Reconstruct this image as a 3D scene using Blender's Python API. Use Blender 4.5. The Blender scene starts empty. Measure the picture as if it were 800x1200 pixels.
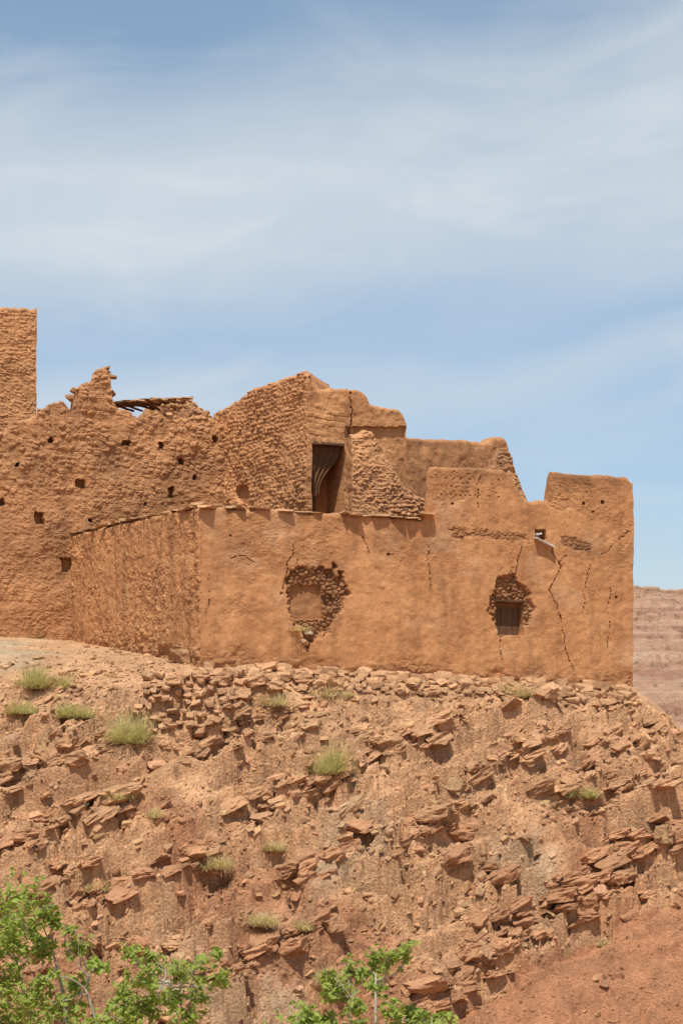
import bpy, math, random
import numpy as np
rng=np.random.default_rng(7); random.seed(7)
F=2400.0; HZ=860.0
# ---------------------------------------------------------------- noise
def _hash(ix,iy,iz,seed):
    h=(ix.astype(np.int64)*374761393+iy.astype(np.int64)*668265263+iz.astype(np.int64)*2147483647+seed*1274126177)&0xffffffff
    h=((h^(h>>13))*1274126177)&0xffffffff
    h=((h^(h>>16))*2246822519)&0xffffffff
    h=h^(h>>13)
    return (h&0xffffff)/float(0xffffff)
def vnoise(x,y,z,seed=0):
    x,y,z=np.broadcast_arrays(x,y,z)
    ix=np.floor(x);iy=np.floor(y);iz=np.floor(z)
    fx=x-ix;fy=y-iy;fz=z-iz
    ux=fx*fx*(3-2*fx);uy=fy*fy*(3-2*fy);uz=fz*fz*(3-2*fz)
    r=0
    for a in (0,1):
        for b in (0,1):
            for c in (0,1):
                w=(ux if a else 1-ux)*(uy if b else 1-uy)*(uz if c else 1-uz)
                r=r+w*_hash(ix+a,iy+b,iz+c,seed)
    return r*2-1
def fbm(x,y,z,seed=0,o=4,g=.5):
    r=0;a=1;t=0
    for i in range(o):
        r=r+a*vnoise(x,y,z,seed+i*17);t+=a;a*=g
        x,y,z=(x*1.62+y*1.2+3.1),(y*1.62-x*1.2+1.7),z*2.03+5.3
    return r/t
def worley(u,v,seed=0):
    iu=np.floor(u);iv=np.floor(v)
    f1=np.full(u.shape,9.);f2=np.full(u.shape,9.);idv=np.zeros(u.shape)
    z=np.zeros_like(u)
    for a in (-1,0,1):
        for b in (-1,0,1):
            cu=iu+a;cv=iv+b
            hx=_hash(cu,cv,z,seed);hy=_hash(cu,cv,z,seed+5);hi=_hash(cu,cv,z,seed+9)
            d=np.hypot(cu+.15+.7*hx-u,cv+.15+.7*hy-v)
            n=d<f1
            f2=np.where(n,f1,np.minimum(f2,d));idv=np.where(n,hi,idv);f1=np.where(n,d,f1)
    return f1,f2,idv
def ss(a,b,x):
    t=np.clip((x-a)/(b-a),0,1);return t*t*(3-2*t)
def sp(x,k):
    return k*np.logaddexp(0,x/k)
# ---------------------------------------------------------------- mesh helpers
def mk(name,v,f,mat,smooth=False,parent=None,attr=None,mats=None):
    v=np.asarray(v,float);f=np.asarray(f,int)
    me=bpy.data.meshes.new(name);k=f.shape[1]
    me.vertices.add(len(v));me.vertices.foreach_set("co",v.ravel())
    me.loops.add(f.size);me.loops.foreach_set("vertex_index",f.ravel())
    me.polygons.add(len(f));me.polygons.foreach_set("loop_start",np.arange(len(f))*k)
    me.update(calc_edges=True);me.validate()
    me.polygons.foreach_set("use_smooth",np.full(len(me.polygons),smooth))
    if attr is not None:
        a=me.color_attributes.new("msk",'FLOAT_COLOR','POINT')
        c=np.ones((len(v),4));c[:,:attr.shape[1]]=attr
        a.data.foreach_set("color",c.ravel())
    me.materials.append(mat)
    ob=bpy.data.objects.new(name,me);bpy.context.scene.collection.objects.link(ob)
    if parent:ob.parent=parent
    return ob
def empty(name,loc=(0,0,0)):
    e=bpy.data.objects.new(name,None);e.empty_display_size=.5
    bpy.context.scene.collection.objects.link(e);return e
def gridf(n,m,off=0):
    i,j=np.meshgrid(np.arange(n-1),np.arange(m-1),indexing='ij')
    a=(i*m+j).ravel();return np.stack([a,a+m,a+m+1,a+1],1)+off
# ---------------------------------------------------------------- materials
def newmat(name,rough=.95):
    m=bpy.data.materials.new(name);m.use_nodes=True;nt=m.node_tree
    b=nt.nodes['Principled BSDF'];b.inputs['Roughness'].default_value=rough
    b.inputs['Specular IOR Level'].default_value=.12
    return m,nt,b
def N(nt,t,**k):
    n=nt.nodes.new(t)
    for a,b in k.items():
        if a in n.inputs.keys(): n.inputs[a].default_value=b
        else: setattr(n,a,b)
    return n
def noise(nt,co,scale,detail=5,rough=.6,dist=0,sc=None):
    if sc:
        mp=nt.nodes.new('ShaderNodeMapping');mp.inputs['Scale'].default_value=sc
        nt.links.new(co,mp.inputs['Vector']);co=mp.outputs[0]
    n=nt.nodes.new('ShaderNodeTexNoise');n.inputs['Scale'].default_value=scale;n.inputs['Detail'].default_value=detail
    n.inputs['Roughness'].default_value=rough;n.inputs['Distortion'].default_value=dist
    nt.links.new(co,n.inputs['Vector']);return n.outputs['Fac']
def ramp(nt,fac,stops):
    r=nt.nodes.new('ShaderNodeValToRGB')
    while len(r.color_ramp.elements)<len(stops): r.color_ramp.elements.new(.5)
    for e,(p,c) in zip(r.color_ramp.elements,stops):
        e.position=p;e.color=(c,c,c,1) if isinstance(c,(int,float)) else (*c,1)
    nt.links.new(fac,r.inputs[0]);return r.outputs[0]
def mix(nt,fac,a,b,mode='MIX'):
    m=nt.nodes.new('ShaderNodeMix');m.data_type='RGBA';m.blend_type=mode
    for s,val in ((0,fac),(6,a),(7,b)):
        if isinstance(val,(int,float)): m.inputs[s].default_value=val
        elif isinstance(val,tuple): m.inputs[s].default_value=(*val,1)
        else: nt.links.new(val,m.inputs[s])
    return m.outputs[2]
def mathn(nt,op,a,b=0,clamp=False):
    m=nt.nodes.new('ShaderNodeMath');m.operation=op;m.use_clamp=clamp
    for s,val in ((0,a),(1,b)):
        if isinstance(val,(int,float)): m.inputs[s].default_value=val
        else: nt.links.new(val,m.inputs[s])
    return m.outputs[0]
def bump(nt,h,b,strength,dist,prev=None):
    n=nt.nodes.new('ShaderNodeBump');n.inputs['Strength'].default_value=strength;n.inputs['Distance'].default_value=dist
    nt.links.new(h,n.inputs['Height'])
    if prev: nt.links.new(prev,n.inputs['Normal'])
    nt.links.new(n.outputs[0],b.inputs['Normal']);return n.outputs[0]
def adobe(name,A,B,exposed,pale,coarse):
    m,nt,b=newmat(name);L=nt.links
    co=N(nt,'ShaderNodeTexCoord').outputs['Object']
    at=N(nt,'ShaderNodeAttribute',attribute_name='msk');sep=nt.nodes.new('ShaderNodeSeparateColor');L.new(at.outputs['Color'],sep.inputs[0])
    c=mix(nt,ramp(nt,noise(nt,co,.5,7,.65,.5),[(.38,0.),(.62,1.)]),A,B)
    st=ramp(nt,noise(nt,co,1.2,5,.6,.2,(2.2,2.2,.28)),[(.3,.76),(.5,1.),(.72,1.10)])
    c=mix(nt,.9,c,st,'MULTIPLY')
    c=mix(nt,1.,c,ramp(nt,noise(nt,co,5,6,.72),[(.28,.76),(.5,1.),(.75,1.18)]),'MULTIPLY')
    c=mix(nt,1.,c,ramp(nt,noise(nt,co,45,3,.7),[(.3,.70),(.5,1.),(.72,1.25)]),'MULTIPLY')
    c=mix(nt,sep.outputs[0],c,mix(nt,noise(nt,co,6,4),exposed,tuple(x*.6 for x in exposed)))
    c=mix(nt,sep.outputs[2],c,pale)
    vo=N(nt,'ShaderNodeTexVoronoi',Scale=9.);L.new(co,vo.inputs['Vector'])
    fl=ramp(nt,vo.outputs['Distance'],[(.08,.28),(.14,0.)])
    c=mix(nt,fl,c,pale)
    L.new(c,b.inputs['Base Color'])
    p=bump(nt,noise(nt,co,6,8,.72),b,.8,.045*coarse)
    bump(nt,noise(nt,co,34,5,.7),b,.9,.014,p)
    return m
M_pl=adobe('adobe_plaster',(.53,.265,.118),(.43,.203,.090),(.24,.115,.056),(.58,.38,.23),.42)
M_rub=adobe('rubble_adobe',(.49,.245,.112),(.37,.178,.082),(.22,.11,.055),(.54,.36,.22),.65)
M_tow=adobe('mudbrick_adobe',(.54,.272,.122),(.42,.203,.092),(.22,.10,.05),(.56,.36,.22),.6)
def groundmat(name,detail=1.):
    m,nt,b=newmat(name);L=nt.links
    co=N(nt,'ShaderNodeTexCoord').outputs['Object']
    at=N(nt,'ShaderNodeAttribute',attribute_name='msk').outputs['Color']
    c=mix(nt,1.,at,ramp(nt,noise(nt,co,1.1,7,.65,.3),[(.3,.74),(.5,1.),(.7,1.14)]),'MULTIPLY')
    c=mix(nt,1.,c,ramp(nt,noise(nt,co,12,6,.75),[(.3,.60),(.5,1.),(.7,1.28)]),'MULTIPLY')
    L.new(c,b.inputs['Base Color'])
    vo=N(nt,'ShaderNodeTexVoronoi',Scale=11.);L.new(co,vo.inputs['Vector'])
    p=bump(nt,vo.outputs['Distance'],b,.9*detail,.05)
    p=bump(nt,noise(nt,co,4.5,9,.78),b,.9,.13,p)
    bump(nt,noise(nt,co,30,5,.7),b,.8,.02,p)
    return m
M_gr=groundmat('stony_soil')
M_rock=groundmat('sandstone',.0)
def simple(name,col,var=.3,scale=6,rough=.9,trans=None):
    m,nt,b=newmat(name,rough)
    co=N(nt,'ShaderNodeTexCoord').outputs['Object']
    c=mix(nt,noise(nt,co,scale,4),tuple(x*(1-var) for x in col),tuple(min(1,x*(1+var)) for x in col))
    nt.links.new(c,b.inputs['Base Color'])
    if trans:
        t=nt.nodes.new('ShaderNodeBsdfTranslucent');nt.links.new(mix(nt,1.,c,trans,'MULTIPLY'),t.inputs[0])
        ms=nt.nodes.new('ShaderNodeMixShader');ms.inputs[0].default_value=.4
        nt.links.new(b.outputs[0],ms.inputs[1]);nt.links.new(t.outputs[0],ms.inputs[2])
        nt.links.new(ms.outputs[0],nt.nodes['Material Output'].inputs[0])
    return m
M_wood=simple('old_wood',(.13,.07,.04),.4,9)
M_cloth=simple('brown_cloth',(.15,.075,.035),.3,4)
M_white=simple('pale_board',(.62,.62,.60),.1,6)
M_bark=simple('grey_bark',(.38,.33,.25),.3,12)
M_leaf=simple('tree_leaves',(.32,.38,.09),.45,1.8,.55,(1.4,1.5,.7))
M_straw=simple('dry_shrub',(.66,.55,.30),.3,2.5,.8,(1.,1.,.8))
M_shrub=simple('green_shrub',(.58,.52,.24),.3,2.5,.8,(1.,1.,.8))
# ---------------------------------------------------------------- terrain
def base_h(x,y):
    xc=np.clip(x,-18,14);yc=np.clip(y,50,84)
    Pl=-3.607-.0754*xc+.0837*yc
    ye=64.1+.346*np.clip(x+4.47,-0.,15.5)
    d=ye-y
    w=ss(-3.,-8.,x)
    dr=.74*sp(d-.4,.5)
    drl=.42*sp(d+1.2,.8)+.38*sp(d-4.,.8)
    z=Pl-(1-w)*dr-w*drl-.9*sp(x-10.35,.25)-.5*sp(y-95,2.)-.3*sp(-x-30,3)
    fl=-14+1.5*fbm(x/60,y/60,0*x,3,3)
    z=np.logaddexp(z/1.5,fl/1.5)*1.5
    cam=-1.75-.3*np.clip(y,-40,60)
    cam=np.where(y<-40,10.25,cam)
    far=(y<50)
    z2=np.logaddexp(z/1.2,cam/1.2)*1.2
    return np.where(far,z2*ss(50,44,y)+z*(1-ss(50,44,y)),z),d
def blocks(x,v,su,sv,seed,joint=.12):
    f1,f2,i=worley(x/su,v/sv,seed);return i,ss(0,joint,f2-f1)
def H(x,y):
    z,d=base_h(x,y)
    yy=np.maximum(y,20.)
    px=400+F*x/yy;py=HZ-F*z/yy
    hill=ss(42,47,y)*ss(90,85,y)*ss(-20,-17,x)*ss(26,20,x)
    att=ss(.15,1.5,d)*hill
    line=np.interp(px,[380,480,560,640,720,800,900],[1290,1190,1120,1085,1050,1030,1010])+22*fbm(px/40,py/90,0*px,31,3)
    red=ss(-4,6,py-line)*att*ss(440,520,px)
    n1=fbm(x*.3,y*.3,z*0,1,4);n2=fbm(x*1.3,y*1.3,z*0,2,4)
    rough=1-.9*red
    am=ss(-.42,.12,fbm(x*.30,y*.35+.2*x,0*x,77,4))          # where bedrock crops out
    am=np.clip(am*rough,0,1)
    # big dipping beds
    for per,dip,a,sd in ((1.5,.40,1.30,1),(.60,.36,1.2,2),(.23,.42,.65,3)):
        q=(z-dip*x+per*(.9*n1+.35*n2)*1.3)/per+sd*.37;ii=np.floor(q);f=q-ii
        hv=.55+.7*_hash(ii,ii*0+np.floor(x*.35+n1*2),ii*0,sd)
        z=z+att*(.25*rough+.75*am)*(ss(.62,.97,f)-f)*per*a*hv*.9
    # joints: broken blocks
    v=y-.45*x+.5*n2
    i,j=blocks(x+.4*n2,v,.95,.62,3);z=z+att*am*((i-.5)*.66*j-.26*(1-j))
    i,j=blocks(x+.2*n2,v,.38,.30,8);z=z+att*(.25*rough+.75*am)*((i-.5)*.30*j-.11*(1-j))
    i,j=blocks(x,v,.17,.15,12,.2);z=z+hill*ss(-.2,1,d)*(.15+.85*rough)*((i-.5)*.085*j)
    z=z+att*.75*n1+hill*ss(-.5,1.5,d)*.12*n2+hill*.03*fbm(x*6,y*6,0*x,90,3)
    z=z-.85*red*ss(70,0,(py-line))
    grey=ss(.1,.45,fbm(x*.32-.1*y,y*.22,0*x,55,4)+.6*np.exp(-((px-600)/60)**2-((py-985)/45)**2)+.55*np.exp(-((px-440)/50)**2-((py-960)/50)**2))*hill*(1-red)*(1-.6*am)
    redm=np.clip(red+ss(.0,.4,fbm(x*.28,y*.3,0*x,66,4)+.5*ss(980,1180,py)*ss(150,700,px))*.8*ss(860,960,py),0,1)*hill
    return z,d,red,grey,redm,am
def axis(lo,hi,st,ext0,ext1,g=1.22):
    a=list(np.arange(lo,hi,st));s=st;p=a[-1]
    while p<ext1: s*=g;p+=s;a.append(p)
    s=st;p=lo;b=[]
    while p>ext0: s*=g;p-=s;b.append(p)
    return np.array(b[::-1]+a)
xs=axis(-14.5,14,.042,-2500,2500);ys=axis(49.5,72.,.032,-900,4000)
X,Y=np.meshgrid(xs,ys,indexing='ij')
Z,D,RED,GREY,REDM,AM=H(X,Y)
def tint(grey,redm,extra):
    c0=np.array([.63,.36,.192]);cg=np.array([.52,.39,.245]);cr=np.array([.46,.212,.108])
    g=grey[...,None];r=redm[...,None]*.95
    c=c0*(1-g)+cg*g;c=c*(1-r)+cr*r
    return c*extra[...,None]
bi=worley(X/.38+.2*fbm(X*1.3,Y*1.3,0*X,2,4)/.38,(Y-.45*X+.5*fbm(X*1.3,Y*1.3,0*X,2,4))/.30,8)[2]
col=tint(GREY,REDM,.96+.12*fbm(X*.7,Y*.7,X*0,5,3)+.22*(bi-.5))
mk('ground',np.stack([X,Y,Z],-1).reshape(-1,3),gridf(len(xs),len(ys)),M_gr,False,attr=col.reshape(-1,3))
def hit(px,py):
    y=np.arange(46,90,.03);x=(px-400)/F*y;z=(HZ-py)/F*y
    h=H(x,y)[0];k=np.argmax(h>=z)
    return np.array([x[k],y[k],h[k]])
# ---------------------------------------------------------------- rocks
import bmesh
def templ(sub,n,seed,cuts=9,box=.25,nz=0.,zf=2.2):
    r=np.random.default_rng(seed);bm=bmesh.new();bmesh.ops.create_icosphere(bm,subdivisions=sub,radius=1.)
    V=np.array([v.co[:] for v in bm.verts]);Fc=np.array([[v.index for v in f.verts] for f in bm.faces]);bm.free()
    out=[]
    for i in range(n):
        v=V*1.25
        R=np.linalg.qr(np.eye(3)+box*r.normal(size=(3,3)))[0]
        pl=[(R[:,a]*s,r.uniform(.5,.8)) for a in range(3) for s in (-1,1)]
        for k in range(cuts-5):
            nn=r.normal(size=3);nn/=np.linalg.norm(nn);pl.append((nn,r.uniform(.62,.9)))
        for nn,dd in pl:
            t=v@nn-dd;v=v-np.clip(t,0,None)[:,None]*nn
        if nz: v=v+nz*np.stack([fbm(v[:,0]*1.8+i,v[:,1]*1.8,v[:,2]*zf+i,k,4) for k in (1,2,3)],1)
        out.append(v)
    return np.array(out),Fc
T2=templ(2,24,1);T3=templ(3,14,2,11);T4=templ(4,24,5,10,.2,.22,3.6)
def euler(a,b,c):
    ca,sa,cb,sb,cc,sc=np.cos(a),np.sin(a),np.cos(b),np.sin(b),np.cos(c),np.sin(c)
    o=np.zeros_like(a);i=o+1
    Rx=np.stack([i,o,o,o,ca,-sa,o,sa,ca],-1).reshape(-1,3,3)
    Ry=np.stack([cb,o,sb,o,i,o,-sb,o,cb],-1).reshape(-1,3,3)
    Rz=np.stack([cc,-sc,o,sc,cc,o,o,o,i],-1).reshape(-1,3,3)
    return Rz@Ry@Rx
def rocks(name,pos,scl,ang,T,cols,mat=None,parent=None):
    TV,TF=T;n=len(pos);idx=rng.integers(0,len(TV),n)
    v=TV[idx]*scl[:,None,:];R=euler(*ang.T)
    v=np.einsum('nij,nkj->nki',R,v)+pos[:,None,:]
    k=TV.shape[1]
    f=(TF[None]+np.arange(n)[:,None,None]*k).reshape(-1,3)
    c=np.repeat(cols,k,axis=0)
    return mk(name,v.reshape(-1,3),f,mat or M_rock,False,parent=parent,attr=c)
def scatter(n,smin,smax,pw,keep,dmin=.15,aj=.35,flat=(.3,.75)):
    x=rng.uniform(-14,14,n);y=rng.uniform(49.5,72,n)
    z,d,red,grey,redm,am=H(x,y)
    p=keep(x,y,d,red,grey,am);ok=(rng.random(n)<p)&(d>np.where(x<-5,dmin-6,dmin))
    x,y,z,red,grey,redm=[a[ok] for a in (x,y,z,red,grey,redm)];m=len(x)
    s=smin*(smax/smin)**(rng.random(m)**pw)
    scl=np.stack([s*rng.uniform(.8,1.7,m),s*rng.uniform(.7,1.1,m),s*rng.uniform(*flat,m)],1)
    ang=np.stack([rng.normal(.12,aj,m),rng.normal(-.36,aj*.9,m),rng.normal(.2,aj*1.7,m)],1)
    c=tint(grey*.4,redm*.75,rng.uniform(.76,1.14,m))
    c=c*rng.uniform(.95,1.05,(m,3))
    return np.stack([x,y,z+scl[:,2]*.2],1),scl,ang,c
def clus(x,y,s,seed): return ss(-.25,.35,fbm(x*s,y*s,0*x,seed,3))
k1=lambda x,y,d,red,grey,am:(.3+.7*clus(x,y,.9,5))*(1-.7*red)*(1-.3*grey)*ss(-6,2,d)
k2=lambda x,y,d,red,grey,am:(.08+.92*clus(x,y,.6,15))*(1-.93*red)*(1-.6*grey)*ss(-2,1.5,d)
k3=lambda x,y,d,red,grey,am:(.04+.96*clus(x,y,.45,25))*(1-.95*red)*(1-.8*grey)*(.3+.7*am)*ss(-.5,.6,d)
k4=lambda x,y,d,red,grey,am:clus(x,y,.35,35)*(1-.98*red)*am*ss(.4,1.5,d)
R_=lambda nm,T,s:rocks(nm,s[0],s[1],s[2],T,s[3])
R_('gravel_and_stones',T2,scatter(42000,.022,.09,1.5,k1))
R_('loose_rocks',T2,scatter(13000,.07,.20,1.5,k2))
R_('rock_outcrop',T4,scatter(800,.18,.48,1.8,k3,.7,.4,(.45,.8)))
R_('bedrock_slabs',T3,scatter(1500,.12,.36,1.6,k4,.7,.14,(.3,.6)))
# outcropping beds: jointed, broken blocks following the dip of the strata
P=[];S=[];A=[];C=[]
beds=[((-10,905),(125,862),3),((-10,985),(160,930),3),((195,880),(335,835),3),((265,952),(420,890),3),((430,878),(545,838),3),((465,975),(552,935),4),((545,895),(700,852),3),
 ((700,862),(800,842),3),((545,1100),(720,1010),5),((610,1065),(805,965),3),((485,1170),(600,1090),5),((325,1025),(430,978),3),((90,1045),(250,990),3),((240,1140),(400,1060),3),((-10,1060),(90,1005),3),((640,935),(790,890),3),((690,1010),(805,950),3),
 ((520,1000),(600,1040),1)]
for (a,b,lay) in beds:
    for l in range(lay):
        px=a[0]+rng.uniform(-8,8)
        while px<b[0]:
            w=.11*(.58/.11)**(rng.random()**1.05)*(1.1-.1*l);t=(px-a[0])/(b[0]-a[0])
            py=a[1]+(b[1]-a[1])*t+l*rng.uniform(8,13)+12*float(fbm(np.array([px/26.]),np.array([l*1.5+a[1]]),np.array([0.]),3,3)[0])+rng.normal(0,2.)
            if rng.random()<.80:
                p=hit(px,py);h=np.clip(w*rng.uniform(.38,.75),.06,.30)
                P.append(p+[0,.10,.02]);S.append([w*1.2,rng.uniform(.8,1.2)*w+.08,h]);A.append([rng.normal(.02,.13),rng.normal(-.34,.13),rng.normal(.15,.3)])
                C.append(1. if p[2]<-2.5 else .3)
            px+=w*37*1.45
C=np.array(C)
rocks('bedrock_ledges',np.array(P),np.array(S),np.array(A),T4,tint(0*C,C*.55,rng.uniform(.80,1.08,len(C))))
P=[];S=[]
for px,py,w,h in [(218,769,21,12),(252,773,18,11),(282,815,16,9),(236,792,12,8),(262,796,13,8),(300,800,12,8),(205,800,10,8),(320,806,12,7),(355,795,14,9),(392,806,11,7)]:
    p=hit(px,py+h*.7);P.append(p+[0,0,h/37*.75]);S.append([w/37*1.15,.4,h/37*1.15])
rocks('boulder_pile',np.array(P),np.array(S),rng.normal(0,.12,(len(P),3)),T4,tint(np.zeros(len(P)),np.zeros(len(P)),rng.uniform(.85,1.,len(P))))
P=[];S=[]
for r in range(8):
    for px in np.arange(176-r*3,262+r*4,13):
        p=hit(px+rng.uniform(-4,4),797+r*9+rng.uniform(-3,3));P.append(p+[0,-.05,.10]);S.append([rng.uniform(.13,.24),.2,rng.uniform(.08,.14)])
for px in np.arange(238,750,4.2):
    for r in range(4):
        py=np.interp(px,[235,742],[783,811])+r*5.5+rng.uniform(-3,4)
        if rng.random()<.62:
            p=hit(px+rng.uniform(-4,4),py);s=rng.uniform(.08,.27)*(1.15-.13*r);P.append(p+[0,0,s*.4]);S.append([s*1.3,s,s*.75])
for px in np.arange(84,236,6.):
    py=np.interp(px,[80,235],[753,779])+rng.uniform(-1,4)
    if rng.random()<.5:
        p=hit(px,py);s=rng.uniform(.05,.15);P.append(p+[0,-.1,s*.2]);S.append([s*1.4,s,s*.7])
rocks('dry_stone_wall',np.array(P),np.array(S),rng.normal(0,.2,(len(P),3)),T3,tint(np.zeros(len(P)),np.zeros(len(P)),rng.uniform(.75,1.08,len(P))))
# ---------------------------------------------------------------- walls
def plan(pts): return np.array([[(px-400)/F*d,d] for px,d in pts])
def seg_dist(px,py,line):
    d=np.full(px.shape,1e9)
    for (x0,y0),(x1,y1) in zip(line[:-1],line[1:]):
        L=max((x1-x0)**2+(y1-y0)**2,1e-6);t=np.clip(((px-x0)*(x1-x0)+(py-y0)*(y1-y0))/L,0,1)
        d=np.minimum(d,np.hypot(px-x0-t*(x1-x0),py-y0-t*(y1-y0)))
    return d
def wall(name,fr,thick,prof,zb,mat,feat=None,res=.045,jag=.04,rough=.035,parent=None,seed=0,const=None,rnd=.13,smooth=False):
    fr=np.asarray(fr,float);n=len(fr)
    dirs=np.diff(fr,axis=0);L=np.linalg.norm(dirs,axis=1);dirs/=L[:,None]
    nin=np.stack([-dirs[:,1],dirs[:,0]],1)
    bk=np.zeros_like(fr)
    for i in range(n):
        if i==0:o=nin[0]
        elif i==n-1:o=nin[-1]
        else:
            o=nin[i-1]+nin[i];o=o/np.linalg.norm(o);o=o/max(.35,o@nin[i])
        bk[i]=fr[i]+o*thick
    cs=np.r_[0,np.cumsum(L)];nc=int(cs[-1]/res)+2;s=np.linspace(0,cs[-1],nc)
    fx=np.interp(s,cs,fr[:,0]);fy=np.interp(s,cs,fr[:,1]);bx=np.interp(s,cs,bk[:,0]);by=np.interp(s,cs,bk[:,1])
    si=np.clip(np.searchsorted(cs,s,side='right')-1,0,n-2);nn=nin[si]
    px=400+F*fx/fy
    if const is not None: top=np.full(nc,const)
    else:
        pr=np.array(prof,float);top=(HZ-np.interp(px,pr[:,0],pr[:,1]))/F*fy
    top=top+jag*fbm(s*3,s*0,s*0,seed+3,4)*1.3+jag*.8*(np.round(1.5*vnoise(s*4,s*0,s*0,seed+4))/1.5)
    zl=np.arange(zb,top.max()+res,res);nf=len(zl)
    m=max(2,int(thick/.12))
    zf=np.minimum(zl[None],top[:,None])
    dt=top[:,None]-zf
    FX=np.repeat(fx[:,None],nf,1);FY=np.repeat(fy[:,None],nf,1)
    PX=400+F*FX/FY;PY=HZ-F*zf/FY;SS=np.repeat(s[:,None],nf,1)
    dep=np.zeros_like(zf);mk_=np.zeros(zf.shape+(3,))
    if feat: dep,mk_=feat(PX,PY,SS,zf,dt)
    dep=dep*np.clip(dt/.06,0,1)
    q=np.clip(1-dt/rnd,0,1);dep=dep+rnd*.9*(1-np.sqrt(np.clip(1-q*q,0,1)))
    dep[0]=0;dep[-1]=0
    FX2=FX+nn[:,0:1]*dep;FY2=FY+nn[:,1:2]*dep
    e0=dep[:,-1]/thick
    u=e0[:,None]+(1-e0[:,None])*(np.arange(1,m)/m)[None]
    TX=fx[:,None]*(1-u)+bx[:,None]*u;TY=fy[:,None]*(1-u)+by[:,None]*u;TZ=np.repeat(top[:,None],m-1,1)+.03*np.sin(u*math.pi)
    BX=np.repeat(bx[:,None],nf,1);BY=np.repeat(by[:,None],nf,1)
    GX=np.concatenate([FX2,TX,BX],1);GY=np.concatenate([FY2,TY,BY],1);GZ=np.concatenate([zf,TZ,zf[:,::-1]],1)
    R=GX.shape[1]
    V=[np.stack([GX,GY,GZ],-1).reshape(-1,3)];Fa=[gridf(nc,R)]
    A=np.zeros((nc,R,3));A[:,:nf]=mk_;At=[A.reshape(-1,3)];off=nc*R
    for e in (0,-1):
        uu=(np.arange(m+1)/m)[:,None];o1=np.zeros(nf)[None]
        cx=fx[e]*(1-uu)+bx[e]*uu+o1;cy=fy[e]*(1-uu)+by[e]*uu+o1;cz=np.repeat(zf[e][None],m+1,0)
        V.append(np.stack([cx,cy,cz],-1).reshape(-1,3));ff=gridf(m+1,nf,off)
        Fa.append(ff if e==-1 else ff[:,::-1]);At.append(np.zeros(((m+1)*nf,3)));off+=(m+1)*nf
    V=np.concatenate(V);x,y,z=V.T
    o=np.stack([fbm(x*1.3,y*1.3,z*1.3,seed+k*50,3)*rough*1.6+fbm(x*6,y*6,z*6,seed+9+k*50,3)*rough*.6 for k in range(3)],1)
    V=V+o
    return mk(name,V,np.concatenate(Fa)[:,::-1],mat,smooth,parent=parent,attr=np.concatenate(At))
def rect(PX,PY,x0,y0,x1,y1): return ((PX>x0)&(PX<x1)&(PY>y0)&(PY<y1)).astype(float)
def blob(PX,PY,poly,seed,soft=0.):
    poly=np.array(poly,float);c=poly.mean(0)
    a=np.arctan2(poly[:,1]-c[1],poly[:,0]-c[0]);r=np.hypot(poly[:,0]-c[0],poly[:,1]-c[1]);o=np.argsort(a);a=a[o];r=r[o]
    A=np.arctan2(PY-c[1],PX-c[0]);R=np.interp(A,np.r_[a[-1]-2*np.pi,a,a[0]+2*np.pi],np.r_[r[-1],r,r[0]])
    R=R*(1+.3*fbm(PX/8,PY/8,0*PX,seed,4));dd=R-np.hypot(PX-c[0],PY-c[1])
    return ss(0,soft,dd) if soft else (dd>0).astype(float)
def stones(S,Z,su,sv,seed,amp,frac):
    j=fbm(S*2,Z*2,0*S,seed+2,2)*.25
    f1,f2,i=worley(S/su+j,Z/sv+j,seed)
    on=(i<frac);h=ss(.02,.4,f2-f1)*on*(.4+.6*np.modf(i*37.7)[0])
    return -amp*h,on*ss(.08,.25,f2-f1)*(.15+.55*np.modf(i*91.3)[0]),(1-ss(0.,.12,f2-f1))
def courses(S,Z,w,h,seed,amp):
    wz=Z+.09*fbm(S*.7,Z*.7,0*S,seed,3)+.02*vnoise(S*9,Z*9,0*S,seed+1);row=np.floor(wz/h);fz=wz/h-row
    uo=_hash(row,row*0,row*0,seed);u=S/w+uo+.35*vnoise(S*2.6,row*3.3,S*0,seed);c=np.floor(u);fu=u-c
    i=_hash(c,row,c*0,seed+3);r2=.02*vnoise(S*14,Z*14,0*S,seed+6)
    dm=np.minimum(np.minimum(fu,1-fu)*w,np.minimum(fz,1-fz)*h)+r2*.6
    ero=ss(-.35,.35,fbm(S*.9,Z*.9,0*S,seed+8,3))
    return -amp*ss(.0,.045,dm)*(.1+1.*i)*(.35+.65*ero),i,(1-ss(0,.03,dm))*ero
def crack(PX,PY,line,w,seed):
    j=5*fbm(PX/12,PY/12,0*PX,seed,4)
    return (seg_dist(PX+j,PY+j*.4,line)<w*(.5+.7*_hash(np.floor(PY/9),PY*0,PY*0,seed))).astype(float)
cr=[([(645,640),(656,662),(644,690),(655,712),(662,745),(669,782)],.62),([(612,640),(608,662),(600,684)],.75),([(344,640),(338,665),(332,690)],.6),
    ([(350,655),(345,668)],.45),([(270,655),(284,650),(296,658)],.42),([(424,628),(431,650)],.42),([(563,556),(561,600)],.45),([(735,622),(716,646),(706,650)],.42),
    ([(655,660),(664,650)],.45),([(246,660),(243,720)],.36),([(715,690),(712,760)],.34),([(585,740),(590,775)],.34),([(500,640),(504,690)],.36),([(690,660),(684,720)],.34)]
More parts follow.
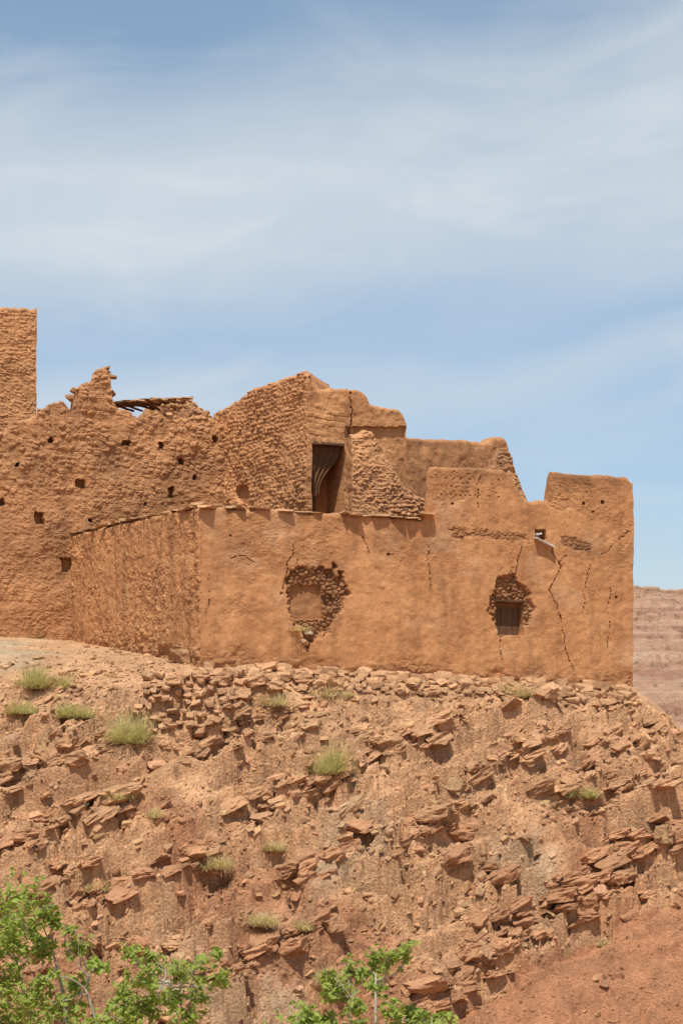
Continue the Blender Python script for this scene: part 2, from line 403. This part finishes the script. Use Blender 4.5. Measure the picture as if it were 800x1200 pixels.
def f_encl(PX,PY,S,Z,dt):
    dep=np.zeros_like(PX);r=np.zeros_like(PX);b=np.zeros_like(PX)
    left=ss(238,232,PX)
    sd,pal,gap=stones(S,Z,.30,.2,11,.05,.45)
    sd2,pal2,gap2=stones(S,Z,.11,.09,17,.03,.5)
    patch=ss(-.1,.4,fbm(S*.8,Z*.6,0*S,61,4))
    dep+=left*((sd+sd2)*(.35+.65*patch)*.9+.095*fbm(S*2.6,Z*.5,0*S,4,5)+.03*fbm(S*7,Z*5,0*S,44,3));b+=left*pal*.08*patch;r+=left*(.12+.4*ss(.0,.5,fbm(S*2,Z*.5,0*S,6,4)))
    er=ss(.18,.32,fbm(S*.45,Z*.5,0*S,210,5))
    dep+=(1-left)*(.05*fbm(S*.5,Z*.5,0*S,8,3)+.014*fbm(S*3,Z*3,0*S,9,4)+.45*sd2*ss(.15,.6,fbm(S*.5,Z*.5,0*S,10,3))+er*(.025+.5*sd2))
    r+=(1-left)*(.4*ss(.15,.6,fbm(S*.8,Z*.8,0*S,110,5))+.2*er+.3*ss(.7,.1,dt)*ss(-.1,.3,fbm(S*1.2,Z*.5,0*S,111,4)));b+=(1-left)*.28*ss(.2,.6,fbm(S*.9,Z*1.1,0*S,130,5))
    foot=ss(.7,0,Z-np.interp(PX,[80,235,742],[3.3,2.15,1.5])+.4*fbm(S*1.5,S*0,0*S,13,3))
    dep+=foot*(.05+.12*fbm(S*2,Z*3,0*S,14,4)+sd);r+=foot*.35
    gu=S/.17+.5*np.mod(np.floor(Z/.14),2);gz=Z/.14
    pit=((np.hypot((gu-np.floor(gu)-.5)*.17,(gz-np.floor(gz)-.5)*.14)<.028)&(_hash(np.floor(gu),np.floor(gz),gu*0,5)<.5))*(ss(508,514,PX)*ss(592,586,PX)*ss(556,560,PY)*ss(590,580,PY)+ss(655,660,PX)*ss(735,728,PX)*ss(562,566,PY)*ss(590,582,PY)*.4)
    dep+=pit*.04
    ex=np.clip(blob(PX,PY,[(333,688),(338,668),(365,664),(388,664),(404,676),(404,705),(392,728),(380,748),(362,757),(354,738),(340,722)],5,4)
       +blob(PX,PY,[(580,690),(588,672),(600,668),(612,684),(624,700),(626,718),(612,742),(590,748),(580,735)],6,4),0,1)
    sdn=7*fbm(PX/9,PY/6,0*PX,71,4)
    strip=np.maximum(ss(7.5,2.5,seg_dist(PX+sdn,PY+sdn,[(532,624),(575,628),(614,632)])),ss(8,3,seg_dist(PX+sdn,PY+sdn,[(664,636),(686,640)])))
    s3,p3,g3=stones(S,Z,.2,.13,37,.10,.85)
    dep+=ex*(.19+s3+.08*fbm(S*5,Z*5,0*S,33,3))+strip*(.04+s3*.5+.03*fbm(S*8,Z*8,0*S,34,3))
    r+=ex*(.62+.3*g3)+strip*.6
    b=b*(1-ex)*(1-strip)+ex*p3*.12
    for L,w in cr:
        k=crack(PX,PY,L,w,int(L[0][0]));dep+=k*.07;r+=k*.6
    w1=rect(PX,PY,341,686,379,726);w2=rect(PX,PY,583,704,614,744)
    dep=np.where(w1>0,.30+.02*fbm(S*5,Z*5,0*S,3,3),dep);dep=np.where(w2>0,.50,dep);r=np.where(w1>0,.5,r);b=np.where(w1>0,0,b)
    w3=rect(PX,PY,627,620,640,632);dep=np.where(w3>0,.45,dep)
    for hx,hy,hs in [(706,588,2.2),(684,590,1.6),(695,600,1.3),(78,660,7),(270,628,1.2),(455,650,1.2),(530,590,1.3),(722,700,1.4)]:
        k=(np.hypot(PX-hx,(PY-hy))<hs);dep=np.where(k,.3,dep)
    return dep,np.stack([np.clip(r,0,1),0*r,np.clip(b,0,1)],-1)
encl=empty('adobe_enclosure_wall')
E0=[(78,75.3),(235,65.),(742,70.)]
prof=[(60,630),(78,628),(150,611),(235,594),(300,597),(400,603),(480,607),(494,609),(498,603),(501,556),(505,548),(540,547),(590,551),(597,558),(603,565),(610,579),(619,588),(642,588),(644.5,560),(647,553),(690,556),(735,560),(741,566),(750,570)]
wall('enclosure_front',plan(E0),.55,prof,-.6,M_pl,f_encl,jag=.035,rough=.028,parent=encl,seed=2,res=.031)
Bp=plan([(742,70.)])[0]
wall('enclosure_side',[Bp+[-.06,.5],Bp+[-1.6,5.],Bp+[-3.2,9.]],.5,None,-1.5,M_pl,None,res=.09,parent=encl,seed=6,const=7.4)
P=[];S_=[];A_=[]
pl=plan([(78,75.3),(235,65.),(500,67.35)])
for a,b in ((0,1),(1,2)):
    dv=pl[b]-pl[a];L=np.linalg.norm(dv);dv/=L;s=0
    ninv=np.array([-dv[1],dv[0]])
    while s<L-.15:
        w=rng.uniform(.10,.34);c=pl[a]+dv*(s+w)+ninv*rng.uniform(.20,.31)
        px=400+F*c[0]/c[1];z=(HZ-np.interp(px,*np.array(prof).T))/F*c[1]
        if rng.random()<.86:
            P.append([c[0],c[1],z+rng.uniform(-.02,.02)]);S_.append([w*1.5,.44,rng.uniform(.03,.08)]);A_.append([rng.normal(0,.05),rng.normal(0,.06),math.atan2(dv[1],dv[0])+rng.normal(0,.14)])
        s+=w*1.75
rocks('coping_slabs',np.array(P),np.array(S_),np.array(A_),T3,np.repeat([[.58,.33,.17]],len(P),0)*rng.uniform(.75,1.15,(len(P),1)),parent=encl)
def box(name,c,s,mat,rz=0,parent=None,tilt=0,jit=0.01):
    bm=bmesh.new();bmesh.ops.create_cube(bm,size=1.);bmesh.ops.subdivide_edges(bm,edges=bm.edges[:],cuts=3,use_grid_fill=True)
    for v in bm.verts:
        v.co=[v.co[i]*s[i]+random.uniform(-jit,jit) for i in range(3)]
    me=bpy.data.meshes.new(name);bm.to_mesh(me);bm.free();me.materials.append(mat)
    o=bpy.data.objects.new(name,me);o.location=c;o.rotation_euler=(0,tilt,rz);bpy.context.scene.collection.objects.link(o)
    if parent:o.parent=parent
    return o
fd=math.atan2(5.,14.44)
def onwall(px,py,A,B,inn):
    a,b=plan([A,B]);dv=b-a;k=(px-400)/F
    t=(k*a[1]-a[0])/(dv[0]-k*dv[1]);p=a+dv*t;nv=np.array([-dv[1],dv[0]])/np.linalg.norm(dv)
    z=(HZ-py)/F*p[1];p=p+nv*inn;return (p[0],p[1],z)
FA,FB=E0[1],E0[2]
for i,(x0) in enumerate((587,594,601,608)):
    box('window_board',onwall(x0+2,728,FA,FB,.44),(.20,.04,.9),M_wood,fd,encl,jit=.006)
box('window_lintel',onwall(598,704,FA,FB,.2),(1.1,.25,.06),M_wood,fd,encl)
box('pale_board',onwall(637,636,FA,FB,-.08),(.75,.22,.035),M_white,fd,encl,tilt=.42,jit=.006)
box('board_stub',onwall(630,626,FA,FB,-.02),(.2,.2,.05),M_white,fd,encl,tilt=-.2,jit=.006)
def f_left(PX,PY,S,Z,dt):
    sd,pal,gap=stones(S,Z,.26,.17,21,.07,.45);sd2,p2,g2=stones(S,Z,.11,.08,23,.03,.55)
    up=ss(640,500,PY)*.7+.3
    lay=-.012*ss(.75,.95,np.modf((Z+.1*fbm(S*.5,Z*0,0*S,88,2))/.8+5)[0])*ss(-.1,.3,fbm(S*.4,Z*.4,0*S,89,2))
    dep=sd*up+sd2*.8-lay+.10*fbm(S*.8,Z*.8,0*S,5,5)
    er=ss(.1,.5,fbm(S*.6,Z*.5,0*S,25,4));dep+=er*.06
    b=pal*.25*up+p2*.10
    r=.4*er+.25*g2*up
    for x,y,w,h in [(95,567,5,5),(46,606,5,7),(201,577,4,6),(147,519,5,3),(189,522,3,3),(229,560,3,3),(2,588,4,4),(60,515,3,3),(213,540,3,3),(105,610,2,2),(20,545,2,2),(252,515,3,3),(78,662,6,9),(170,590,2,2)]:
        j=2*fbm(PX/5,PY/5,0*PX,int(x),2);k=(np.abs(PX-x+j)<w)&(np.abs(PY-y+j)<h);dep=np.where(k,.4,dep)
    return dep,np.stack([r,0*r,b],-1)
lw=empty('ruined_rubble_wall')
profD=[(-90,520),(0,508),(12,500),(30,491),(45,487),(50,480),(62,470),(75,473),(85,485),(88,465),(93,452),(104,448),(112,447),(115,431),(124,429),(130,444),(133,470),(139,478),(160,487),(185,490),(205,489),(235,487),(250,492),(268,500)]
DA,DB=(-90,73.),(268,77.)
wall('rubble_wall_face',plan([DA,DB]),.7,profD,.5,M_rub,f_left,jag=.10,rough=.04,parent=lw,seed=31,res=.04,rnd=.08)
profR=[(150,500),(168,486),(176,478),(186,472),(200,470),(220,469),(232,474),(242,482),(256,495),(262,500)]
wall('rear_room_wall',plan([(150,79.),(262,80.5)]),.6,profR,3.,M_rub,f_left,jag=.1,rough=.06,parent=lw,seed=41,res=.05)
for i in range(7):
    a=onwall(138+i*11,473-.7*i+rng.uniform(-1,1),DA,DB,1.0)
    box('roof_pole',a,(.07,2.2,.06),M_wood,rng.normal(-.3,.12),lw,tilt=rng.normal(0,.05),jit=.015)
for i in range(6):
    a=onwall(146+i*14,470-.5*i+rng.uniform(-1,1),DA,DB,.6+.1*i);box('roof_beam',a,(1.,.10,.05),M_wood,rng.normal(.25,.1),lw,tilt=rng.normal(-.02,.06),jit=.02)
P=[];S_=[]
for i in range(120):
    u=rng.random();a=onwall(142+84*u,468-3.5*u+rng.uniform(-1.5,1),DA,DB,rng.uniform(.4,2.));s=rng.uniform(.08,.18);P.append(a);S_.append([s*2.2,s*1.6,s*.3])
rocks('roof_mud',np.array(P),np.array(S_),rng.normal(0,.1,(120,3)),T2,np.repeat([[.60,.36,.19]],120,0),parent=lw)
P=[];S_=[]
for (x,y) in [(52,479),(62,471),(88,462),(94,453),(104,448),(116,440),(121,430),(126,436),(131,455),(140,480),(150,484),(170,487),(190,488),(205,480),(215,470),(225,470),(236,482),(178,484),(196,474),(30,492),(20,497),(246,492)]:
    for k in range(5):
        a=onwall(x+rng.uniform(-7,7),y+rng.uniform(0,7),DA,DB,rng.uniform(-.02,.6));s=rng.uniform(.06,.15);P.append(a);S_.append([s*1.3,s,s*.8])
rocks('wall_top_rubble',np.array(P),np.array(S_),rng.normal(0,.4,(len(P),3)),T2,np.repeat([[.50,.27,.13]],len(P),0)*rng.uniform(.8,1.2,(len(P),1)),parent=lw)
ft=empty('adobe_watchtower')
def f_ft(PX,PY,S,Z,dt):
    sd2,p2,g2=stones(S,Z,.16,.10,53,.045,.6);bd,bi,bg=courses(S,Z,.3,.14,8,.03)
    return sd2+bd+.05*fbm(S,Z,0*S,2,3),np.stack([.2*g2,0*g2,p2*.12],-1)
wall('tower_wall',plan([(-110,80.),(43,82.)]),4.,[(-110,358),(43,361)],2.,M_tow,f_ft,jag=.05,rough=.035,parent=ft,seed=51,res=.05)
tw=empty('ruined_adobe_tower')
def f_tw(PX,PY,S,Z,dt):
    lf=ss(362,358,PX)
    bd,bi,bg=courses(S,Z,.25,.15,61,.085);sd,p2,g2=stones(S,Z,.13,.09,63,.03,.6)
    dep=lf*(bd+sd+.09*fbm(S*.8,Z*.8,0*S,5,4))
    bd2,_,bg2=courses(S,Z,.35,.2,65,.04)
    frt=(1-lf)
    dep+=frt*(bd2*ss(470,500,PY)*.4+bd2*ss(410,380,PX)+.06*fbm(S,Z,0*S,6,4)+.02*fbm(S*5,Z*5,0*S,7,3))
    r=lf*.4*bg+frt*.35*ss(.1,.6,fbm(S,Z,0*S,16,4));b=lf*p2*.10
    dep=np.where(crack(PX,PY,[(409,452),(410,480),(413,505),(414,530)],1.1,3)>0,.5,dep)
    dep=np.where(rect(PX,PY,366.5,521,405.5,610)>0,1.3,dep)
    e=(PX>405.5)&(PY>500);dep=np.where(e,dep+.15,dep)
    k=(np.hypot((PX-284)/8,(PY-579)/11)<1);dep=np.where(k,.18,dep);r=np.where(k,.2,r)
    return dep,np.stack([r,0*r,b],-1)
profT=[(240,500),(250,484),(262,478),(280,467),(292,456),(310,450),(335,442),(352,436),(357,435),(362,442),(366,450),(372,455),(408,456),(411,459),(414,457),(424,458),(430,464),(434,471),(450,477),(468,481),(473,486),(476,496)]
wall('tower_walls',plan([(250,77.8),(360,71.5),(476,73.6)]),2.2,profT,3.,M_tow,f_tw,jag=.05,rough=.035,parent=tw,seed=61,res=.038)
TA,TB=(360,71.5),(476,73.6)
td=math.atan2(plan([TB])[0][1]-plan([TA])[0][1],plan([TB])[0][0]-plan([TA])[0][0])
box('door_lintel',onwall(386,520,TA,TB,.12),(1.35,.3,.09),M_wood,td,tw)
box('door_panel',onwall(375,590,TA,TB,.9),(.65,.06,.9),M_wood,td,tw,jit=.006)
cv=[];nu,nv=44,24
for i in range(nu):
    for j in range(nv):
        u=i/(nu-1);v=j/(nv-1)
        xx=368+(u*36)*(1-.62*ss(.1,.9,v)) ;yy=522+(52+12*(1-u))*v
        cv.append(onwall(xx,yy,TA,TB,.24+.035*math.sin(u*26+v*2)+.1*v))
mk('door_curtain',cv,gridf(nu,nv),M_cloth,True,parent=tw)
def f_st(PX,PY,S,Z,dt):
    bd,bi,bg=courses(S,Z,.22,.15,71,.07);sd,p2,g2=stones(S,Z,.12,.09,73,.05,.6)
    return bd+sd+.06*fbm(S,Z,0*S,6,3),np.stack([.2*bg,0*bg,.1+p2*.25],-1)
sw=empty('broken_stepped_wall')
wall('stepped_wall_face',plan([(412,70.3),(507,71.3)]),.7,[(412,512),(420,508),(438,506),(442,514),(448,522),(455,537),(463,550),(470,562),(477,571),(487,580),(498,582),(505,600),(510,610)],3.,M_tow,f_st,jag=.06,rough=.06,parent=sw,seed=71)
rm=empty('ruined_adobe_room')
def f_rm(PX,PY,S,Z,dt):
    return .05*fbm(S,Z,0*S,16,4)+.015*fbm(S*6,Z*6,0*S,17,3),np.stack([.15+.3*fbm(S,Z,0*S,18,4),0*S,0*S],-1)
wall('room_wall',plan([(470,76.2),(596,80.)]),.6,[(470,514),(520,515),(568,518),(574,519),(577,514),(580,512),(592,513),(595,520),(598,540)],3.,M_rub,f_rm,jag=.03,rough=.04,parent=rm,seed=81)
wall('collapsed_wall',plan([(560,73.6),(624,74.4)]),.6,[(560,560),(580,545),(586,527),(594,530),(600,541),(607,558),(615,578),(620,589),(626,592)],3.,M_rub,f_st,jag=.09,rough=.06,parent=rm,seed=85)
# ---------------------------------------------------------------- shrubs
def tuft(name,p,r,n,mat,up=.8):
    V=[];Fc=[]
    sub=[(rng.normal(0,.35*r),rng.normal(0,.3*r),rng.uniform(.5,1.)) for _ in range(5)]
    for i in range(n):
        a=rng.uniform(0,2*math.pi);e=math.acos(rng.uniform(.05,1.))*.98
        d=np.array([math.cos(a)*math.sin(e),math.sin(a)*math.sin(e),math.cos(e)*up+.1]);q=sub[i%5]
        l=r*q[2]*rng.uniform(.4,1.);w=rng.uniform(.004,.010);b=p+np.array([q[0]+rng.normal(0,.1*r),q[1]+rng.normal(0,.1*r),-.05])
        sd=np.cross(d,[0,0,1]);sd=sd/(np.linalg.norm(sd)+1e-6)
        m_=b+d*l*.6+rng.normal(0,.03,3);t_=b+d*l+rng.normal(0,.05,3)-[0,0,.1*l]
        k=len(V);V+=[b-sd*w,b+sd*w,m_+sd*w,m_-sd*w,t_+sd*w*.3,t_-sd*w*.3];Fc+=[[k,k+1,k+2,k+3],[k+3,k+2,k+4,k+5]]
    return mk(name,V,Fc,mat)
for i,(px,py,r,g) in enumerate([(57,806,34,1),(95,842,29,1),(155,870,37,1),(380,906,34,1),(615,816,24,0),(686,936,22,1),(390,816,21,0),(137,938,17,1),(250,1026,24,0),
    (290,1088,26,0),(318,828,21,0),(22,840,25,1),(88,950,14,0),(320,1000,16,0),(182,958,12,0),(355,1092,14,0),(395,1152,19,1),(708,1108,10,0),(110,1052,16,0)]):
    tuft('desert_shrub',hit(px,py),r/32,int(280+r*26),M_shrub if g else M_straw,.95+.2*(r>30))
tuft('wall_plant',np.array(onwall(357,738,FA,FB,.0)),.5,150,M_straw)
rocks('patch_stone',np.array([onwall(362,742,FA,FB,.05),onwall(355,752,FA,FB,.02)]),np.array([[.22,.12,.08],[.14,.1,.12]]),np.zeros((2,3)),T3,np.array([[.55,.42,.3],[.5,.3,.18]]),parent=encl)
# ---------------------------------------------------------------- foreground trees
def tube(path,rad,V,Fc,k=6):
    path=np.array(path,float);n=len(path);b0=len(V)
    for i in range(n):
        t=path[min(i+1,n-1)]-path[max(i-1,0)];t/=np.linalg.norm(t)+1e-9
        a=np.cross(t,[.3,1,.2]);a/=np.linalg.norm(a);c=np.cross(t,a);r=rad[i]
        for j in range(k):
            th=2*math.pi*j/k;V.append(path[i]+r*(a*math.cos(th)+c*math.sin(th)))
    for i in range(n-1):
        for j in range(k):
            Fc.append([b0+i*k+j,b0+i*k+(j+1)%k,b0+(i+1)*k+(j+1)%k,b0+(i+1)*k+j])
def curve(a,b,n,sag,wob):
    t=np.linspace(0,1,n)[:,None];p=a*(1-t)+b*t
    o=rng.normal(0,wob,3);o2=rng.normal(0,wob*.5,3)
    return p+np.sin(t*math.pi)*(o+np.array([0,0,sag]))+np.sin(t*2*math.pi)*o2
def tree(name,px0,depth,forks,clusters,dens):
    root=empty(name);V=[];Fc=[];LV=[];LF=[]
    x0=(px0-400)/F*depth;g=H(np.array([x0]),np.array([depth]))[0][0]
    W=lambda px,py,dy:np.array([(px-400)/F*(depth+dy),depth+dy,(HZ-py)/F*(depth+dy)])
    base=np.array([x0,depth,g-.2]);fk=[W(*f) for f in forks]
    hub=base*.55+np.mean(fk,0)*.45
    tube(curve(base,hub,9,0,.12),np.linspace(.17,.10,9),V,Fc,8)
    for f in fk: tube(curve(hub,f,10,.1,.15),np.linspace(.06,.014,10),V,Fc,7)
    def leaf(p):
        nrm=rng.normal(0,1,3);nrm[2]=abs(nrm[2])+.5;nrm/=np.linalg.norm(nrm)
        a=np.cross(nrm,rng.normal(0,1,3));a/=np.linalg.norm(a);b=np.cross(nrm,a)
        k=rng.integers(4,7);a0=rng.uniform(0,6.3)
        for i in range(k):
            th=a0+(i-k/2)*.75;d=a*math.cos(th)+b*math.sin(th)-np.array([0,0,.35]);sd=np.cross(nrm,d)
            l=rng.uniform(.035,.068);w=l*.24;q=len(LV)
            LV.extend([p,p+d*l*.5+sd*w-nrm*.008,p+d*l,p+d*l*.5-sd*w-nrm*.008]);LF.append([q,q+1,q+2,q+3])
    for (px,py,dy,r) in clusters:
        c=W(px,py,dy);f=min(fk,key=lambda q:np.linalg.norm(q-c)+.4*max(0,q[2]-c[2]))
        pth=curve(f,c,9,-.05,.07);tube(pth,np.linspace(.012,.004,9),V,Fc,5)
        rr=r*1.12/F*depth
        for s in range(8):
            e=c+rng.normal(0,.8*rr,3)+[0,0,.2*rr];st=pth[rng.integers(4,9)];tw_=curve(st,e,5,.02,.03);tube(tw_,np.linspace(.005,.002,5),V,Fc,4)
            for l in range(int(dens*rr*1.6)):
                leaf(tw_[rng.integers(1,5)]+rng.normal(0,.26*rr,3))
    mk('trunk_and_branches',V,Fc,M_bark,True,parent=root);mk('leaves',LV,LF,M_leaf,parent=root)
cl=[]
for (px,py,r) in [(5,1062,22),(35,1052,15),(28,1085,19),(60,1082,9),(8,1110,20),(48,1115,11),(95,1108,8),(80,1090,5),(120,1130,11),(150,1116,8),(178,1124,8),(165,1148,11),(140,1165,14),(205,1138,9),(235,1128,6),(256,1121,7),(262,1153,8),(240,1168,8),(205,1178,13),(175,1188,18),(120,1193,22),(70,1180,17),(30,1175,20),(5,1160,18),(90,1155,8),(50,1150,10),(225,1195,11),(150,1205,24),(20,1205,30),(80,1215,28),(-30,1090,26),(-40,1150,30),(130,1235,30),(60,1250,34),(190,1230,22),(-20,1230,34)]:
    cl.append((px,py,rng.uniform(-.5,.5),r))
tree('leafy_tree',60,25.,[(20,1130,.1),(100,1160,-.2),(190,1150,.2),(60,1110,.3),(140,1215,0),(-30,1190,.2)],cl,60)
cl=[]
for (px,py,r) in [(440,1125,10),(478,1110,7),(462,1120,6),(425,1142,9),(398,1152,7),(385,1165,8),(440,1160,9),(455,1180,10),(480,1184,8),(505,1194,10),(420,1185,8),(360,1193,11),(345,1199,12),(385,1202,12),(475,1208,16),(430,1215,18),(520,1212,14),(350,1230,22),(400,1240,24),(470,1240,24),(382,1140,5),(410,1128,5)]:
    cl.append((px,py,rng.uniform(-.4,.4),r))
tree('leafy_tree',420,24.,[(410,1170,.1),(440,1150,-.1),(380,1200,.2),(480,1200,0)],cl,60)
# ---------------------------------------------------------------- distant escarpment
m,nt,b=newmat('hazy_rock_strata');co=N(nt,'ShaderNodeTexCoord').outputs['Object']
c=mix(nt,ramp(nt,noise(nt,co,.08,6,.6,.3,(.10,.10,5.)),[(.42,0.),(.58,1.)]),(.54,.33,.22),(.36,.19,.125))
c=mix(nt,ramp(nt,noise(nt,co,.10,8,.75),[(.45,0.),(.68,.7)]),c,(.54,.37,.25))
vo=N(nt,'ShaderNodeTexVoronoi',Scale=.4);nt.links.new(co,vo.inputs['Vector'])
c=mix(nt,ramp(nt,vo.outputs['Distance'],[(.18,.7),(.32,0.)]),c,(.22,.14,.09))
nt.links.new(c,b.inputs['Base Color']);bump(nt,noise(nt,co,.3,9,.78),b,.8,2.5)
u=np.concatenate([np.linspace(-1600,30,140),np.arange(30,190,.5),np.linspace(191,1800,150)]);w=np.arange(0,420,.9)
U,Wd=np.meshgrid(u,w,indexing='ij')
edge=400+25*fbm(U/90,U*0,U*0,4,4)
zz=-16+Wd*.19+10*fbm(U/45,Wd/70,0*U,7,5)
top=58+5*fbm(U/120,Wd/100,0*U,8,3)
zz=-np.logaddexp(-zz/2,-top/2)*2
for per,a in ((7.,.85),(2.6,.7)):
    q=zz/per+.9*fbm(U/40,Wd/60,0*U,9,4);f=q-np.floor(q);zz=zz+(ss(.6,.95,f)-f)*per*a
zz=zz+1.8*fbm(U/6,Wd/6,0*U,6,5)
mk('distant_hill',np.stack([U,edge+Wd,zz],-1).reshape(-1,3),gridf(len(u),len(w)),m,False)
# ---------------------------------------------------------------- light, sky, camera
sunv=np.array([-.16,-1.]);sunv/=np.linalg.norm(sunv);el=math.radians(64)
d=np.array([sunv[0]*math.cos(el),sunv[1]*math.cos(el),math.sin(el)])
from mathutils import Vector
sl=bpy.data.lights.new('sun','SUN');sl.energy=5.;sl.angle=math.radians(.5);sl.color=(1.,.95,.87)
so=bpy.data.objects.new('sun',sl);so.rotation_euler=Vector(d).to_track_quat('Z','Y').to_euler();bpy.context.scene.collection.objects.link(so)
wd=bpy.data.worlds.new("World");bpy.context.scene.world=wd;wd.use_nodes=True;nt=wd.node_tree
bg=nt.nodes['Background'];bg.inputs[1].default_value=.12
sk=nt.nodes.new('ShaderNodeTexSky');sk.sky_type='NISHITA';sk.sun_disc=False;sk.sun_elevation=el;sk.sun_rotation=math.atan2(sunv[0],sunv[1]);sk.air_density=1.;sk.dust_density=.8;sk.ozone_density=1.6
tc=nt.nodes.new('ShaderNodeTexCoord').outputs['Generated'];sx=nt.nodes.new('ShaderNodeSeparateXYZ');nt.links.new(tc,sx.inputs[0])
low=noise(nt,tc,1.,3,.5,.3,(4.,4.,9.))
e=mathn(nt,'ADD',sx.outputs[2],mathn(nt,'MULTIPLY',mathn(nt,'SUBTRACT',low,.5),.09))
e=mathn(nt,'SUBTRACT',e,mathn(nt,'MULTIPLY',sx.outputs[0],.10))
band=ramp(nt,e,[(.0,.35),(.10,.26),(.15,.34),(.172,.75),(.186,.36),(.20,.55),(.225,.95),(.275,1.),(.305,.65),(.33,.18),(.40,.08),(.6,.3)])
mp=nt.nodes.new('ShaderNodeMapping');mp.inputs['Rotation'].default_value=(0,math.radians(7),0);nt.links.new(tc,mp.inputs[0])
fine=noise(nt,mp.outputs[0],1.,5,.5,.5,(6.,6.,18.))
cm=mathn(nt,'MULTIPLY',band,ramp(nt,fine,[(.25,.6),(.5,.85),(.7,1.)]))
sm=noise(nt,mp.outputs[0],1.,7,.55,1.,(8.,8.,24.))
cm=mathn(nt,'ADD',mathn(nt,'MULTIPLY',cm,.88),mathn(nt,'MULTIPLY',ramp(nt,sm,[(.48,0.),(.78,1.)]),.22),True)
blue=mix(nt,1.,sk.outputs[0],mix(nt,ramp(nt,sx.outputs[2],[(.05,0.),(.3,1.)]),(.90,.96,1.08),(1.0,1.10,1.06)),'MULTIPLY')
sc=mix(nt,cm,blue,(5.75,6.2,6.55))
nt.links.new(sc,bg.inputs[0])
cam=bpy.data.cameras.new('camera');cam.sensor_fit='HORIZONTAL';cam.sensor_width=24;cam.lens=72;cam.shift_y=260/800;cam.clip_end=9000;cam.clip_start=.1
cob=bpy.data.objects.new('camera',cam);cob.rotation_euler=(math.pi/2,0,0);bpy.context.scene.collection.objects.link(cob)
sc_=bpy.context.scene;sc_.camera=cob
sc_.view_settings.view_transform='Standard';sc_.view_settings.look='None';sc_.view_settings.exposure=0
